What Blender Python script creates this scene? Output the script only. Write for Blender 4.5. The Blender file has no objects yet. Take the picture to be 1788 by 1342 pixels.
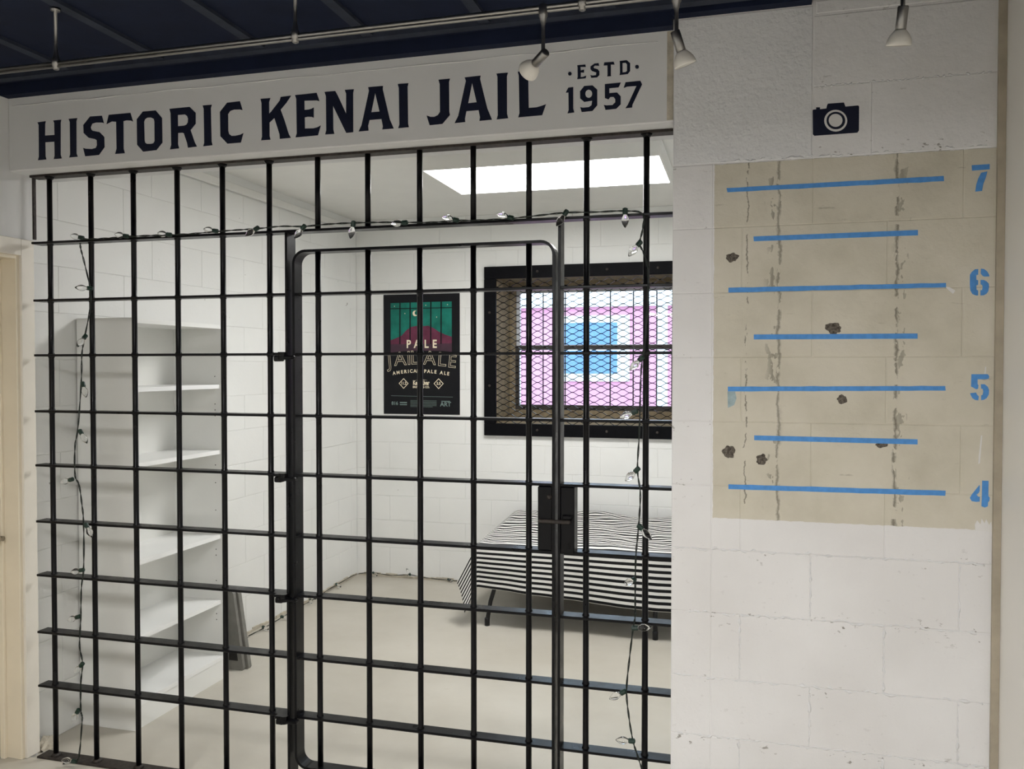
import bpy, bmesh, math, random
from mathutils import Vector, Matrix, noise
from mathutils.geometry import tessellate_polygon
random.seed(7)
S = bpy.context.scene
C = S.collection
PI = math.pi

# ------------------------------------------------------------------ camera
F_PX, W_PX, H_PX = 1479.07, 1788, 1342
YAW, PITCH = 0.2674, -0.0216
CAM = Vector((2.6732, -2.7837, 1.5918))
cam = bpy.data.cameras.new('camera')
cam.sensor_width = 36.0
cam.lens = F_PX / W_PX * 36.0
cam.clip_start = 0.05
co = bpy.data.objects.new('camera', cam)
co.location = CAM
co.rotation_euler = (PI/2 + PITCH, 0, YAW)
C.objects.link(co)
S.camera = co
_f = Vector((-math.sin(YAW)*math.cos(PITCH), math.cos(YAW)*math.cos(PITCH), math.sin(PITCH)))
_r = Vector((math.cos(YAW), math.sin(YAW), 0))
_u = _r.cross(_f)
def px(x, y, ax, v):
    """point where the photograph's pixel ray meets the plane axis=v"""
    d = _f + _r*((x-W_PX/2)/F_PX) - _u*((y-H_PX/2)/F_PX)
    return CAM + d*((v-CAM[ax])/d[ax])

# ------------------------------------------------------------------ world, exposure
SKY = 4.4
LAMP_IN = 21.0
LAMP_OUT = 41.0
w = bpy.data.worlds.new('sky'); S.world = w; w.use_nodes = True
bg = w.node_tree.nodes['Background']
bg.inputs[0].default_value = (0.62, 0.82, 1.0, 1)
bg.inputs[1].default_value = SKY
S.view_settings.view_transform = 'Standard'
S.view_settings.look = 'None'
S.view_settings.gamma = 1
S.view_settings.use_curve_mapping = False
S.view_settings.exposure = 0.0

# ------------------------------------------------------------------ materials
def srgb(r, g, b):
    f = lambda c: ((c/255+0.055)/1.055)**2.4 if c > 10 else c/255/12.92
    return (f(r), f(g), f(b), 1)
MATS = {}
class NT:
    def __init__(s, name):
        s.m = bpy.data.materials.new(name); s.m.use_nodes = True
        s.t = s.m.node_tree; s.b = s.t.nodes['Principled BSDF']; MATS[name] = s.m
    def n(s, typ, **kw):
        o = s.t.nodes.new(typ)
        for k, v in kw.items():
            if k.startswith('i_'): o.inputs[k[2:].replace('_', ' ')].default_value = v
            else: setattr(o, k, v)
        return o
    def l(s, a, b): s.t.links.new(a, b)
    def pos(s):
        return s.n('ShaderNodeNewGeometry').outputs['Position']
    def noise(s, scale, detail=4, rough=.55, vec=None, stretch=None):
        nd = s.n('ShaderNodeTexNoise'); nd.inputs['Scale'].default_value = scale
        nd.inputs['Detail'].default_value = detail; nd.inputs['Roughness'].default_value = rough
        v = vec or s.pos()
        if stretch:
            mp = s.n('ShaderNodeMapping'); mp.inputs['Scale'].default_value = stretch
            s.l(v, mp.inputs['Vector']); v = mp.outputs[0]
        s.l(v, nd.inputs['Vector']); return nd.outputs['Fac']
    def ramp(s, fac, stops):
        r = s.n('ShaderNodeValToRGB'); e = r.color_ramp.elements
        while len(e) < len(stops): e.new(.5)
        for i, (p, c) in enumerate(stops): e[i].position = p; e[i].color = c
        s.l(fac, r.inputs[0]); return r.outputs[0]
    def mix(s, fac, a, b, mode='MIX'):
        m = s.n('ShaderNodeMix', data_type='RGBA', blend_type=mode)
        for sock, v in ((m.inputs[0], fac), (m.inputs[6], a), (m.inputs[7], b)):
            if hasattr(v, 'is_linked') or hasattr(v, 'links'): s.l(v, sock)
            else: sock.default_value = v
        return m.outputs[2]
    def math(s, op, a, b=0.0, c=0.0):
        m = s.n('ShaderNodeMath', operation=op)
        for sock, v in zip(m.inputs, (a, b, c)):
            if hasattr(v, 'links'): s.l(v, sock)
            else: sock.default_value = v
        return m.outputs[0]
    def bump(s, h, strength=.3, dist=.01, prev=None):
        b = s.n('ShaderNodeBump'); b.inputs['Strength'].default_value = strength
        b.inputs['Distance'].default_value = dist; s.l(h, b.inputs['Height'])
        if prev: s.l(prev, b.inputs['Normal'])
        return b.outputs[0]
    def out(s, col=None, rough=.5, metal=0, nrm=None, spec=.5):
        if col is not None:
            if hasattr(col, 'links'): s.l(col, s.b.inputs['Base Color'])
            else: s.b.inputs['Base Color'].default_value = col
        if hasattr(rough, 'links'): s.l(rough, s.b.inputs['Roughness'])
        else: s.b.inputs['Roughness'].default_value = rough
        s.b.inputs['Metallic'].default_value = metal
        s.b.inputs['Specular IOR Level'].default_value = spec
        if nrm is not None: s.l(nrm, s.b.inputs['Normal'])
        return s.m

def plain(name, col, rough=.5, metal=0, var=.06, scale=30, bump=.05, spec=.5):
    t = NT(name)
    n = t.noise(scale)
    dark = tuple(c*(1-var) for c in col[:3])+(1,); lite = tuple(min(1, c*(1+var)) for c in col[:3])+(1,)
    c = t.ramp(n, [(.3, dark), (.7, lite)])
    return t.out(c, rough, metal, t.bump(t.noise(scale*4), bump, .002) if bump else None, spec)

def painted_block(name, col, rough=.55, rough_bump=.25, pits=True):
    t = NT(name)
    big = t.noise(2.2, 3); fine = t.noise(70, 5, .6); mid = t.noise(14, 4)
    c = t.ramp(big, [(.3, tuple(x*.94 for x in col[:3])+(1,)), (.7, col)])
    if pits:
        p = t.ramp(t.noise(34, 2, .4), [(.21, (1, 1, 1, 1)), (.235, (0, 0, 0, 1))])
        area = t.ramp(t.noise(3.1, 2), [(.5, (0, 0, 0, 1)), (.62, (1, 1, 1, 1))])
        pm = t.mix(1.0, p, area, 'MULTIPLY')
        c = t.mix(pm, c, (col[0]*.42, col[1]*.4, col[2]*.38, 1))
    b1 = t.bump(mid, min(1, rough_bump*.6), .006*(1+rough_bump)); b2 = t.bump(fine, min(1, rough_bump), .0025*(1+rough_bump), b1)
    return t.out(c, rough, 0, b2, .35)

WHITE = srgb(232, 231, 228)
painted_block('jail_wall_white', srgb(236, 236, 233), .5, .22)
painted_block('outer_white', srgb(231, 231, 230), .6, .12, False)
painted_block('lintel_white', srgb(224, 224, 224), .6, .14, False)
painted_block('plaster_white', srgb(228, 228, 229), .65, .75)
plain('smooth_white', srgb(233, 230, 224), .55, 0, .02, 3, .04)
plain('ceiling_white', srgb(236, 235, 231), .6, 0, .02, 5, .05)
plain('cream_paint', srgb(232, 221, 199), .45, 0, .03, 8, .03)
plain('door_paint', srgb(216, 206, 186), .45, 0, .03, 5, .03)
plain('casing_paint', srgb(232, 226, 214), .45, 0, .03, 8, .03)
plain('bare_base', srgb(190, 182, 166), .85, 0, .2, 30, .5)
plain('navy_ceiling', srgb(22, 30, 52), .75, 0, .15, 10, .15, .2)
plain('navy_batten', srgb(52, 57, 70), .7, 0, .2, 12, .1, .2)
plain('navy_paint', srgb(16, 22, 44), .55, 0, .15, 40, .1, .3)
plain('icon_white', srgb(222, 220, 218), .6, 0, .03, 20, .1)
plain('blue_paint', srgb(84, 146, 212), .65, 0, .1, 60, .15, .3)
plain('blue_overspray', srgb(158, 176, 180), .8, 0, .2, 40, .1, .2)
plain('rust_plate', srgb(52, 46, 42), .6, .3, .5, 60, .4)
plain('steel_brushed', srgb(152, 150, 147), .32, 1, .06, 90, .05)
plain('lamp_glass', srgb(226, 222, 214), .3, 0, .02, 40, .02)
plain('laminate_white', srgb(238, 238, 234), .4, 0, .015, 4, .01)
plain('laminate_edge', srgb(244, 244, 242), .35, 0, .01, 4, 0)
plain('dark_grey_plastic', srgb(122, 120, 114), .6, 0, .12, 20, .2)
plain('dark_hole', srgb(40, 38, 36), .9, 0, .1, 20, 0)
plain('guard_black', srgb(9, 9, 13), .6, 0, .3, 40, .1, .1)
plain('black_metal', srgb(14, 14, 18), .4, .2, .3, 40, .1)
plain('wire_green', srgb(16, 26, 20), .5, 0, .2, 60, .1)
plain('socket_green', srgb(18, 46, 36), .45, 0, .2, 60, .1)
plain('window_white', srgb(220, 224, 230), .45, 0, .03, 10, .02)
plain('window_dark', srgb(64, 60, 56), .6, 0, .1, 10, .05)
plain('reveal_concrete', srgb(150, 136, 112), .9, 0, .25, 14, .5, .2)
plain('house_pink', srgb(226, 158, 188), .7, 0, .06, 5, .1)
plain('house_blue', srgb(104, 146, 190), .4, 0, .05, 5, .02)
plain('house_white', srgb(240, 240, 238), .6, 0, .03, 5, .02)
plain('asphalt', srgb(120, 118, 114), .9, 0, .15, 20, .3)
plain('poster_black', srgb(11, 11, 17), .4, 0, .1, 6, 0, .25)
plain('poster_teal', srgb(22, 112, 98), .4, 0, .25, 14, 0, .25)
plain('poster_plum', srgb(100, 46, 68), .4, 0, .25, 16, 0, .25)
plain('poster_plum_dark', srgb(62, 32, 50), .35, 0, .2, 16, 0)
plain('poster_cream', srgb(236, 224, 196), .35, 0, .03, 20, 0)
plain('poster_grey', srgb(112, 132, 128), .4, 0, .05, 20, 0)
plain('nickel', srgb(190, 184, 176), .25, 1, .04, 60, 0)

# glossy black gate paint with small chips and dust on it
t = NT('gate_black')
n = t.noise(55, 4, .65)
c = t.ramp(n, [(.64, srgb(7, 7, 10)), (.76, srgb(30, 27, 26)), (.86, srgb(90, 80, 70))])
t.out(c, t.ramp(t.noise(18, 3), [(.3, (.26,)*3+(1,)), (.7, (.4,)*3+(1,))]), 0, t.bump(t.noise(40, 4), .07, .003), .22)

# floor: painted concrete
t = NT('floor_paint')
c = t.ramp(t.noise(1.4, 5, .6), [(.28, srgb(184, 178, 165)), (.72, srgb(202, 197, 186))])
sp = t.ramp(t.noise(48, 2), [(.78, (0, 0, 0, 1)), (.8, (1, 1, 1, 1))])
c = t.mix(sp, c, srgb(238, 236, 230))
st = t.ramp(t.noise(5, 6, .7), [(.22, (1, 1, 1, 1)), (.34, (0, 0, 0, 1))])
c = t.mix(st, c, srgb(178, 168, 150))
t.out(c, .45, 0, t.bump(t.noise(9, 4), .12, .01), .4)

# pier block wall: white paint with an unpainted rectangle of bare concrete
t = NT('pier_blocks')
col = srgb(231, 230, 230)
P = t.pos(); sx = t.n('ShaderNodeSeparateXYZ'); t.l(P, sx.inputs[0]); X, Y_, Z = sx.outputs
big = t.noise(2.5, 3); white = t.ramp(big, [(.3, srgb(220, 218, 217)), (.7, col)])
p = t.ramp(t.noise(75, 4, .55, None, (.6, 1, 1)), [(.30, (1, 1, 1, 1)), (.345, (0, 0, 0, 1))])
joint = t.math('ABSOLUTE', t.math('SUBTRACT', t.math('FRACT', t.math('DIVIDE', t.math('SUBTRACT', Z, .02), .2)), .5))
area = t.mix(1.0, t.ramp(t.noise(3.4, 2), [(.44, (0, 0, 0, 1)), (.56, (1, 1, 1, 1))]), t.ramp(joint, [(.3, (.12, .12, .12, 1)), (.46, (1, 1, 1, 1))]), 'MULTIPLY')
white = t.mix(t.mix(1.0, p, area, 'MULTIPLY'), white, srgb(142, 137, 131))
bare = t.ramp(t.noise(5, 6, .6), [(.25, srgb(190, 184, 167)), (.5, srgb(204, 198, 182)), (.78, srgb(213, 207, 193))])
def streak(x0, wid, brk, amt):
    wob = t.math('MULTIPLY', t.math('SUBTRACT', t.noise(14, 5, .7), .5), .035)
    d = t.math('ABSOLUTE', t.math('SUBTRACT', t.math('ADD', X, wob), x0))
    m = t.math('SUBTRACT', 1.0, t.math('SMOOTH_MIN', t.math('DIVIDE', d, wid), 1.0, .2))
    return t.math('MULTIPLY', t.math('MAXIMUM', m, 0.0), t.math('MULTIPLY', t.math('GREATER_THAN', t.noise(30, 3, .6, None, (1, 1, .5)), brk), amt))
for x0, wd, brk, amt in ((2.773, .0065, .43, .7), (3.100, .0075, .47, .8), (2.68, .003, .47, .9), (2.757, .028, .58, .6), (3.115, .035, .60, .5)):
    bare = t.mix(streak(x0, wd, brk, amt), bare, srgb(96, 90, 78))
smear = t.ramp(t.noise(26, 4, .6, None, (.35, 1, 1.6)), [(.68, (0, 0, 0, 1)), (.76, (.6, .6, .6, 1))])
bare = t.mix(smear, bare, srgb(122, 114, 98))
jit = t.math('MULTIPLY', t.math('SUBTRACT', t.noise(40, 3), .5), .008)
Xj = t.math('ADD', X, jit); Zj = t.math('ADD', Z, jit)
inside = t.math('MULTIPLY', t.math('MULTIPLY', t.math('GREATER_THAN', Xj, 2.582), t.math('LESS_THAN', Xj, 3.5)),
                t.math('MULTIPLY', t.math('GREATER_THAN', Zj, 1.1235), t.math('LESS_THAN', Zj, 2.209)))
c = t.mix(inside, white, bare)
b1 = t.bump(t.noise(16, 4), .35, .008); b2 = t.bump(t.noise(75, 5, .65), .4, .003, b1)
t.out(c, .65, 0, b2, .3)

t = NT('exposed_aggregate')
c = t.ramp(t.noise(120, 3, .7), [(.35, srgb(74, 68, 62)), (.65, srgb(136, 128, 118))])
t.out(c, .95, 0, t.bump(t.noise(110, 4, .7), 1.0, .01), .1)

t = NT('clear_glass')   # thin clear glass: mostly see-through, a little mirror
t.t.nodes.remove(t.b); o = t.t.nodes['Material Output']
tr = t.n('ShaderNodeBsdfTransparent'); gl = t.n('ShaderNodeBsdfGlossy'); gl.inputs['Roughness'].default_value = .03
fr = t.n('ShaderNodeFresnel'); fr.inputs[0].default_value = 1.45
mx = t.n('ShaderNodeMixShader'); t.l(fr.outputs[0], mx.inputs[0]); t.l(tr.outputs[0], mx.inputs[1]); t.l(gl.outputs[0], mx.inputs[2])
t.l(mx.outputs[0], o.inputs[0])
t = NT('bulb_glass')
t.b.inputs['Transmission Weight'].default_value = 1.0
t.out((1, 1, 1, 1), .04, 0, None, .5); t.b.inputs['IOR'].default_value = 1.35

t = NT('stripes')       # black and white stripes printed across the cloth
uv = t.n('ShaderNodeUVMap'); sp_ = t.n('ShaderNodeSeparateXYZ'); t.l(uv.outputs[0], sp_.inputs[0])
fr = t.math('FRACT', t.math('MULTIPLY', sp_.outputs[1], 1/.0375))
mk = t.math('GREATER_THAN', fr, .5)
c = t.mix(mk, srgb(22, 22, 24), srgb(228, 226, 222))
t.out(c, .75, 0, t.bump(t.noise(400, 2), .1, .001), .2)

def emit(name, col, strength):
    t = NT(name); t.t.nodes.remove(t.b); e = t.n('ShaderNodeEmission')
    e.inputs[0].default_value = col; e.inputs[1].default_value = strength
    t.l(e.outputs[0], t.t.nodes['Material Output'].inputs[0])
emit('lamp_glow_jail', (1.0, .995, .98, 1), LAMP_IN)
emit('added_glow_hall', (1.0, .99, .975, 1), LAMP_OUT)  # glow of the lamp added out of view in the hall

# ------------------------------------------------------------------ mesh helpers
def wloc(o):
    v = Vector(o.location)
    while o.parent: o = o.parent; v += o.location
    return v
def link(name, me, mat, parent, loc):
    o = bpy.data.objects.new(name, me); C.objects.link(o)
    if mat and not me.materials: me.materials.append(MATS[mat])
    if parent: o.parent = parent; o.location = Vector(loc) - wloc(parent)
    else: o.location = loc
    return o
def obj(name, bm, mat, parent=None, smooth=False, base=None):
    """bm holds world coordinates; becomes one mesh with its origin at the base centre"""
    vs = [v.co for v in bm.verts]
    lo = Vector([min(v[i] for v in vs) for i in range(3)]); hi = Vector([max(v[i] for v in vs) for i in range(3)])
    c = base if base is not None else Vector(((lo.x+hi.x)/2, (lo.y+hi.y)/2, lo.z))
    bmesh.ops.translate(bm, verts=bm.verts, vec=-Vector(c))
    bmesh.ops.recalc_face_normals(bm, faces=bm.faces)
    me = bpy.data.meshes.new(name); bm.to_mesh(me); bm.free()
    if smooth:
        for p in me.polygons: p.use_smooth = True
    return link(name, me, mat, parent, c)
def empty(name, loc):
    o = bpy.data.objects.new(name, None); o.empty_display_size = .1; o.location = loc; C.objects.link(o); return o
def tag(o, label, cat, group=None, kind=None):
    o['label'] = label; o['category'] = cat
    if group: o['group'] = group
    if kind: o['kind'] = kind
    return o
def struct(o): o['kind'] = 'structure'; return o
def box(bm, x0, x1, y0, y1, z0, z1, bev=0, seg=1):
    r = bmesh.ops.create_cube(bm, size=1)
    for v in r['verts']:
        v.co = Vector(((x0+x1)/2+v.co.x*(x1-x0), (y0+y1)/2+v.co.y*(y1-y0), (z0+z1)/2+v.co.z*(z1-z0)))
    if bev:
        es = list({e for v in r['verts'] for e in v.link_edges})
        bmesh.ops.bevel(bm, geom=es, offset=bev, segments=seg, affect='EDGES', profile=.5)
def bx(name, mat, parent, *a, bev=0, seg=1):
    bm = bmesh.new(); box(bm, *a, bev=bev, seg=seg); return obj(name, bm, mat, parent)
def frame_of(d):
    d = d.normalized(); a = Vector((0, 0, 1)) if abs(d.z) < .9 else Vector((1, 0, 0))
    u = d.cross(a).normalized(); return u, d.cross(u).normalized()
def tube(bm, pts, r, n=8, caps=True):
    pts = [Vector(p) for p in pts]; rings = []
    rad = r if isinstance(r, (list, tuple)) else [r]*len(pts)
    u0 = None
    for i, p in enumerate(pts):
        d = pts[min(i+1, len(pts)-1)]-pts[max(i-1, 0)]
        if d.length < 1e-9: d = Vector((0, 0, 1))
        d.normalize()
        if u0 is None: u, v = frame_of(d)
        else:
            u = (u0 - d*u0.dot(d)).normalized(); v = d.cross(u)
        u0 = u
        rings.append([bm.verts.new(p+u*(rad[i]*math.cos(2*PI*k/n))+v*(rad[i]*math.sin(2*PI*k/n))) for k in range(n)])
    for a, b in zip(rings, rings[1:]):
        for k in range(n): bm.faces.new((a[k], a[(k+1) % n], b[(k+1) % n], b[k]))
    if caps:
        bm.faces.new(rings[0][::-1]); bm.faces.new(rings[-1])
def lathe(bm, base, axis, prof, n=14):
    """prof: list of (distance along axis, radius)"""
    axis = Vector(axis).normalized()
    tube_pts = [Vector(base)+axis*t for t, r in prof]
    u, v = frame_of(axis); rings = []
    for p, (t, r) in zip(tube_pts, prof):
        rings.append([bm.verts.new(p+u*(max(r, 1e-5)*math.cos(2*PI*k/n))+v*(max(r, 1e-5)*math.sin(2*PI*k/n))) for k in range(n)])
    for a, b in zip(rings, rings[1:]):
        for k in range(n): bm.faces.new((a[k], a[(k+1) % n], b[(k+1) % n], b[k]))
    bm.faces.new(rings[0][::-1]); bm.faces.new(rings[-1])
def flat(bm, loops, nrm=Vector((0, -1, 0)), thick=.0006):
    """a thin sheet with the outline loops[0] and holes loops[1:], given as 3-D points"""
    tris = tessellate_polygon(loops)
    pts = [p for l in loops for p in l]
    top = [bm.verts.new(Vector(p)+nrm*thick) for p in pts]; bot = [bm.verts.new(Vector(p)) for p in pts]
    for a, b, c in tris:
        try: bm.faces.new((top[a], top[b], top[c])); bm.faces.new((bot[c], bot[b], bot[a]))
        except ValueError: pass
    k = 0
    for l in loops:
        n = len(l)
        for i in range(n):
            a, b = k+i, k+(i+1) % n
            try: bm.faces.new((top[a], top[b], bot[b], bot[a]))
            except ValueError: pass
        k += n
BLK = {}
def block_mesh(w_, h_, t_=.03, ch=.004):
    key = (round(w_, 3), round(h_, 3), t_, ch)
    if key not in BLK:
        bm = bmesh.new()
        hw, hh = w_/2, h_/2
        def ring(ix, y): return [bm.verts.new((sx_*(hw-ix), y, sz*(hh-ix))) for sx_, sz in ((-1, -1), (1, -1), (1, 1), (-1, 1))]
        a = ring(0, t_); b = ring(0, ch*.6); c_ = ring(ch, 0)
        for p_, q in ((a, b), (b, c_)):
            for k in range(4): bm.faces.new((p_[k], p_[(k+1) % 4], q[(k+1) % 4], q[k]))
        bm.faces.new(c_); bm.faces.new(a[::-1])
        bmesh.ops.recalc_face_normals(bm, faces=bm.faces)
        me = bpy.data.meshes.new('block'); bm.to_mesh(me); bm.free(); BLK[key] = me
    return BLK[key]
def block(parent, mat, u0, u1, z0, z1, plane, axis='y', t_=.03, ch=.004, gap=.003, name='block'):
    """one masonry block whose face lies in axis=plane, facing -y or +x"""
    if u1-u0 < .02 or z1-z0 < .02: return
    me = block_mesh(u1-u0-gap, z1-z0-gap, t_, ch)
    key = (me.name, mat)
    if not me.materials: me.materials.append(MATS[mat])
    elif me.materials[0].name != mat:
        key2 = (me.name, mat)
        if key2 not in BLK: m2 = me.copy(); m2.materials.clear(); m2.materials.append(MATS[mat]); BLK[key2] = m2
        me = BLK[key2]
    if axis == 'y': o = link(name, me, None, parent, ((u0+u1)/2, plane, (z0+z1)/2))
    else:
        o = link(name, me, None, parent, (plane, (u0+u1)/2, (z0+z1)/2)); o.rotation_euler = (0, 0, PI/2)
    return o

# ------------------------------------------------------------------ the setting
LW, JL, BK, GX1, RW = -.112, -.17, 3.12, 2.456, 3.379   # hall wall, jail left wall, jail back wall, pier edge, hall right wall
JR, ZC, ZJ = 3.5, 2.68, 2.69
fl = struct(bx('floor', 'floor_paint', None, -.5, 3.9, -.03, 3.6, -.12, 0))
fo = struct(bx('floor_hall', 'floor_paint', None, -.5, 3.9, -5.4, -.03, -.12, .014))
# hall left wall, with the door opening
D0, D1, DH = -.93, -.04, 2.035
bm = bmesh.new()
box(bm, LW-.2, LW, -5.2, D0, .014, ZC); box(bm, LW-.2, LW, D0, D1, DH, ZC); box(bm, LW-.2, LW, D1, .02, .0, ZC)
wl = struct(obj('wall_left', bm, 'outer_white'))
struct(bx('wall_right', 'smooth_white', None, RW, RW+.12, -5.2, -.1, .014, ZC))
struct(bx('wall_behind', 'outer_white', None, LW, RW, -5.3, -5.2, .014, ZC))
plain('trim_tan', srgb(170, 160, 142), .7, 0, .12, 14, .1)
struct(bx('trim_1', 'trim_tan', None, RW-.021, RW-.0005, -.112, -.1005, .014, ZC))
# hall ceiling with battens over the panel joints
hc = struct(bx('ceiling_hall', 'navy_ceiling', None, LW-.2, RW+.12, -5.3, -.0855, ZC, ZC+.1))
for k in range(-1, 9):
    xb = .29+k*.3975
    if LW+.03 < xb < RW-.03: bx('batten', 'navy_batten', hc, xb-.018, xb+.018, -5.15, -.22, ZC-.012, ZC)
bx('batten', 'navy_batten', hc, LW+.002, RW-.002, -.215, -.18, ZC-.016, ZC)
bx('edge_board', 'navy_ceiling', hc, LW+.002, GX1-.002, -.125, -.0855, 2.637, ZC)
bx('edge_board', 'navy_ceiling', hc, GX1-.002, 2.86, -.14, -.1005, 2.664, ZC)
# jail shell
JW0 = .003
jl = struct(bx('wall_jail_left', 'jail_wall_white', None, JL-.2, JL-JW0, .02, BK+.3, 0, ZJ))
struct(bx('wall_jail_right', 'jail_wall_white', None, JR, JR+.1, .125, BK+.42, 0, ZJ))
struct(bx('ceiling', 'ceiling_white', None, JL-.2, JR+.1, -.085, BK+.42, ZJ, ZJ+.1))
WX0, WX1, WZ0, WZ1 = .935, 2.245, 1.155, 2.235          # window opening
bm = bmesh.new()
box(bm, JL-.2, WX0, BK+JW0, BK+.42, 0, ZJ); box(bm, WX1, JR, BK+JW0, BK+.42, 0, ZJ)
box(bm, WX0, WX1, BK+JW0, BK+.42, 0, WZ0); box(bm, WX0, WX1, BK+JW0, BK+.42, WZ1, ZJ)
jb = struct(obj('wall_jail_back', bm, 'jail_wall_white'))
# reveal lining of bare concrete
bm = bmesh.new()
box(bm, WX0-.001, WX0+.008, BK+.01, BK+.42, WZ0, WZ1); box(bm, WX1-.008, WX1+.001, BK+.01, BK+.42, WZ0, WZ1)
box(bm, WX0, WX1, BK+.01, BK+.42, WZ0-.001, WZ0+.008); box(bm, WX0, WX1, BK+.01, BK+.42, WZ1-.008, WZ1+.001)
obj('reveal', bm, 'reveal_concrete', jb)
bm = bmesh.new()
q = [(BK+.012, WZ0+.008), (BK+.419, WZ0+.008), (BK+.419, WZ0+.055), (BK+.34, WZ0+.055)]
a = [bm.verts.new((WX0+.0082, y, z)) for y, z in q]; b = [bm.verts.new((WX1-.0082, y, z)) for y, z in q]
bm.faces.new(a); bm.faces.new(b[::-1])
for k in range(4): bm.faces.new((a[k], a[(k+1) % 4], b[(k+1) % 4], b[k]))
obj('sill', bm, 'reveal_concrete', jb)
COURSES = [.02, .225, .43, .615, .82, 1.02, 1.22, 1.42, 1.62, 1.82, 2.02, 2.217, 2.43, 2.655]
def course_blocks(parent, mat, a, b, plane, axis, holes=(), zmax=2.69, first=0.0, ch=.002, gap=.0012):
    zs = [z for z in COURSES if z < zmax-.03]+[zmax]
    zs[0] = .0
    for k in range(len(zs)-1):
        z0, z1 = zs[k], zs[k+1]
        u = a-first-(.2 if k % 2 else 0)
        while u < b:
            s0, s1 = max(u, a), min(u+.4, b); u += .4
            rects = [(s0, s1, z0, z1)]
            for hx0, hx1, hz0, hz1 in holes:
                new = []
                for (p0, p1, q0, q1) in rects:
                    if p1 <= hx0 or p0 >= hx1 or q1 <= hz0 or q0 >= hz1: new.append((p0, p1, q0, q1)); continue
                    if p0 < hx0: new.append((p0, hx0, q0, q1))
                    if p1 > hx1: new.append((hx1, p1, q0, q1))
                    if q0 < hz0: new.append((max(p0, hx0), min(p1, hx1), q0, hz0))
                    if q1 > hz1: new.append((max(p0, hx0), min(p1, hx1), hz1, q1))
                rects = new
            for r in rects: block(parent, mat, *r, plane, axis, .006, ch, gap)
course_blocks(jl, 'jail_wall_white', .02, BK, JL, 'x', zmax=2.59)
course_blocks(jb, 'jail_wall_white', JL, JR, BK, 'y', holes=[(WX0, WX1, WZ0, WZ1)], first=.13)
# ledger along the jail's left wall and bare strip at the foot of the walls
struct(bx('trim_2', 'ceiling_white', None, JL, JL+.018, .14, BK-.001, 2.595, 2.64, bev=.003))
bm = bmesh.new()
for i in range(40):
    y0 = 1.0+i*.0525; box(bm, JL, JL+.006+random.random()*.006, y0, y0+.053, 0, .010+random.random()*.016)
struct(obj('baseboard_left', bm, 'bare_base'))
bm = bmesh.new()
for i in range(50):
    x0 = JL+.014+i*.045; box(bm, x0, x0+.046, BK-.006-random.random()*.006, BK, 0, .012+random.random()*.018)
struct(obj('baseboard_back', bm, 'bare_base'))
# pale patched outline on the left wall
bx('wall_patch', 'jail_wall_white', jl, JL, JL+.004, 2.52, 3.0, 1.02, 2.2, bev=.001)

bm = bmesh.new()                       # crumbled mortar in the corner by the sill
bmesh.ops.create_icosphere(bm, subdivisions=3, radius=1)
for v in bm.verts:
    f_ = 1+.5*noise.noise(v.co*2.3)+.2*noise.noise(v.co*6); v.co = Vector((-.13+v.co.x*.036*f_, .085+v.co.y*.045*f_, max(.001, v.co.z*.045*f_)))
obj('crumbled_mortar', bm, 'bare_base', jl)
# pier (wall with the height chart)
PY = -.1
def zp(z): return CAM.z+(z-CAM.z)*.9908
def xp(x): return CAM.x+(x-CAM.x)*.9908
pier = struct(bx('wall_pier', 'pier_blocks', None, GX1+.004, RW, PY+.0014, .125, .0, ZC))
zs = [.014]+[zp(z) for z in COURSES if .03 < z < 2.5]
for k in range(len(zs)-1):
    z0, z1 = zs[k], zs[k+1]
    if z1 > 2.44: continue
    if z0 < 2.1: block(pier, 'pier_blocks', GX1, 2.578, z0, z1, PY, 'y', .01, .0022, .001)
    edges = [2.578, 2.665, 3.075, RW] if k % 2 else [2.578, 2.869, 3.275, RW]
    if z0 > 2.1: edges = [2.867, 3.03, RW]
    for a, b in zip(edges, edges[1:]): block(pier, 'pier_blocks', a, b, z0, z1, PY, 'y', .01, .0022, .001)
block(pier, 'plaster_white', GX1, 2.867, zp(2.217), 2.664, PY, 'y', .01, .004, .002, 'plaster_coat')
block(pier, 'pier_blocks', 2.867, RW, zp(2.43), 2.63, PY, 'y', .01, .0022, .001)
block(pier, 'pier_blocks', 2.867, RW, 2.63, ZC, PY, 'y', .01, .006, .006)
# rough ridges of mortar squeezed out along the upper joints
def ridge(z, x0, x1, r, amp):
    bm = bmesh.new(); n = 110
    pts = [Vector((x0+(x1-x0)*i/n, PY+.001, z+noise.noise(Vector((i*.35, z*9, 0)))*amp)) for i in range(n+1)]
    tube(bm, pts, [r*max(.05, .35+1.5*noise.noise(Vector((i*.55, z*7, 3)))) for i in range(n+1)], 6)
    obj('mortar_ridge', bm, 'plaster_white', pier, True)
ridge(zp(2.43), 2.875, 3.345, .004, .007); ridge(zp(2.222), 2.6, 3.345, .0045, .008)
for z_ in (1.02, .82, .615, .43): ridge(zp(z_), GX1+.01, 3.34, .005, .008)
def vridge(x, z0, z1):
    bm = bmesh.new(); n = 30
    pts = [Vector((x+noise.noise(Vector((i*.4, x*9, 1)))*.005, PY+.001, z0+(z1-z0)*i/n)) for i in range(n+1)]
    tube(bm, pts, [.0045*max(.05, .4+1.4*noise.noise(Vector((i*.5, x*7, z0)))) for i in range(n+1)], 6)
    obj('mortar_ridge', bm, 'plaster_white', pier, True)
for k in range(5):
    for x_ in ((2.665, 3.075) if k % 2 else (2.869, 3.275)): vridge(x_, zs[k]+.01, min(zs[k+1], 1.12)-.01)

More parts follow.
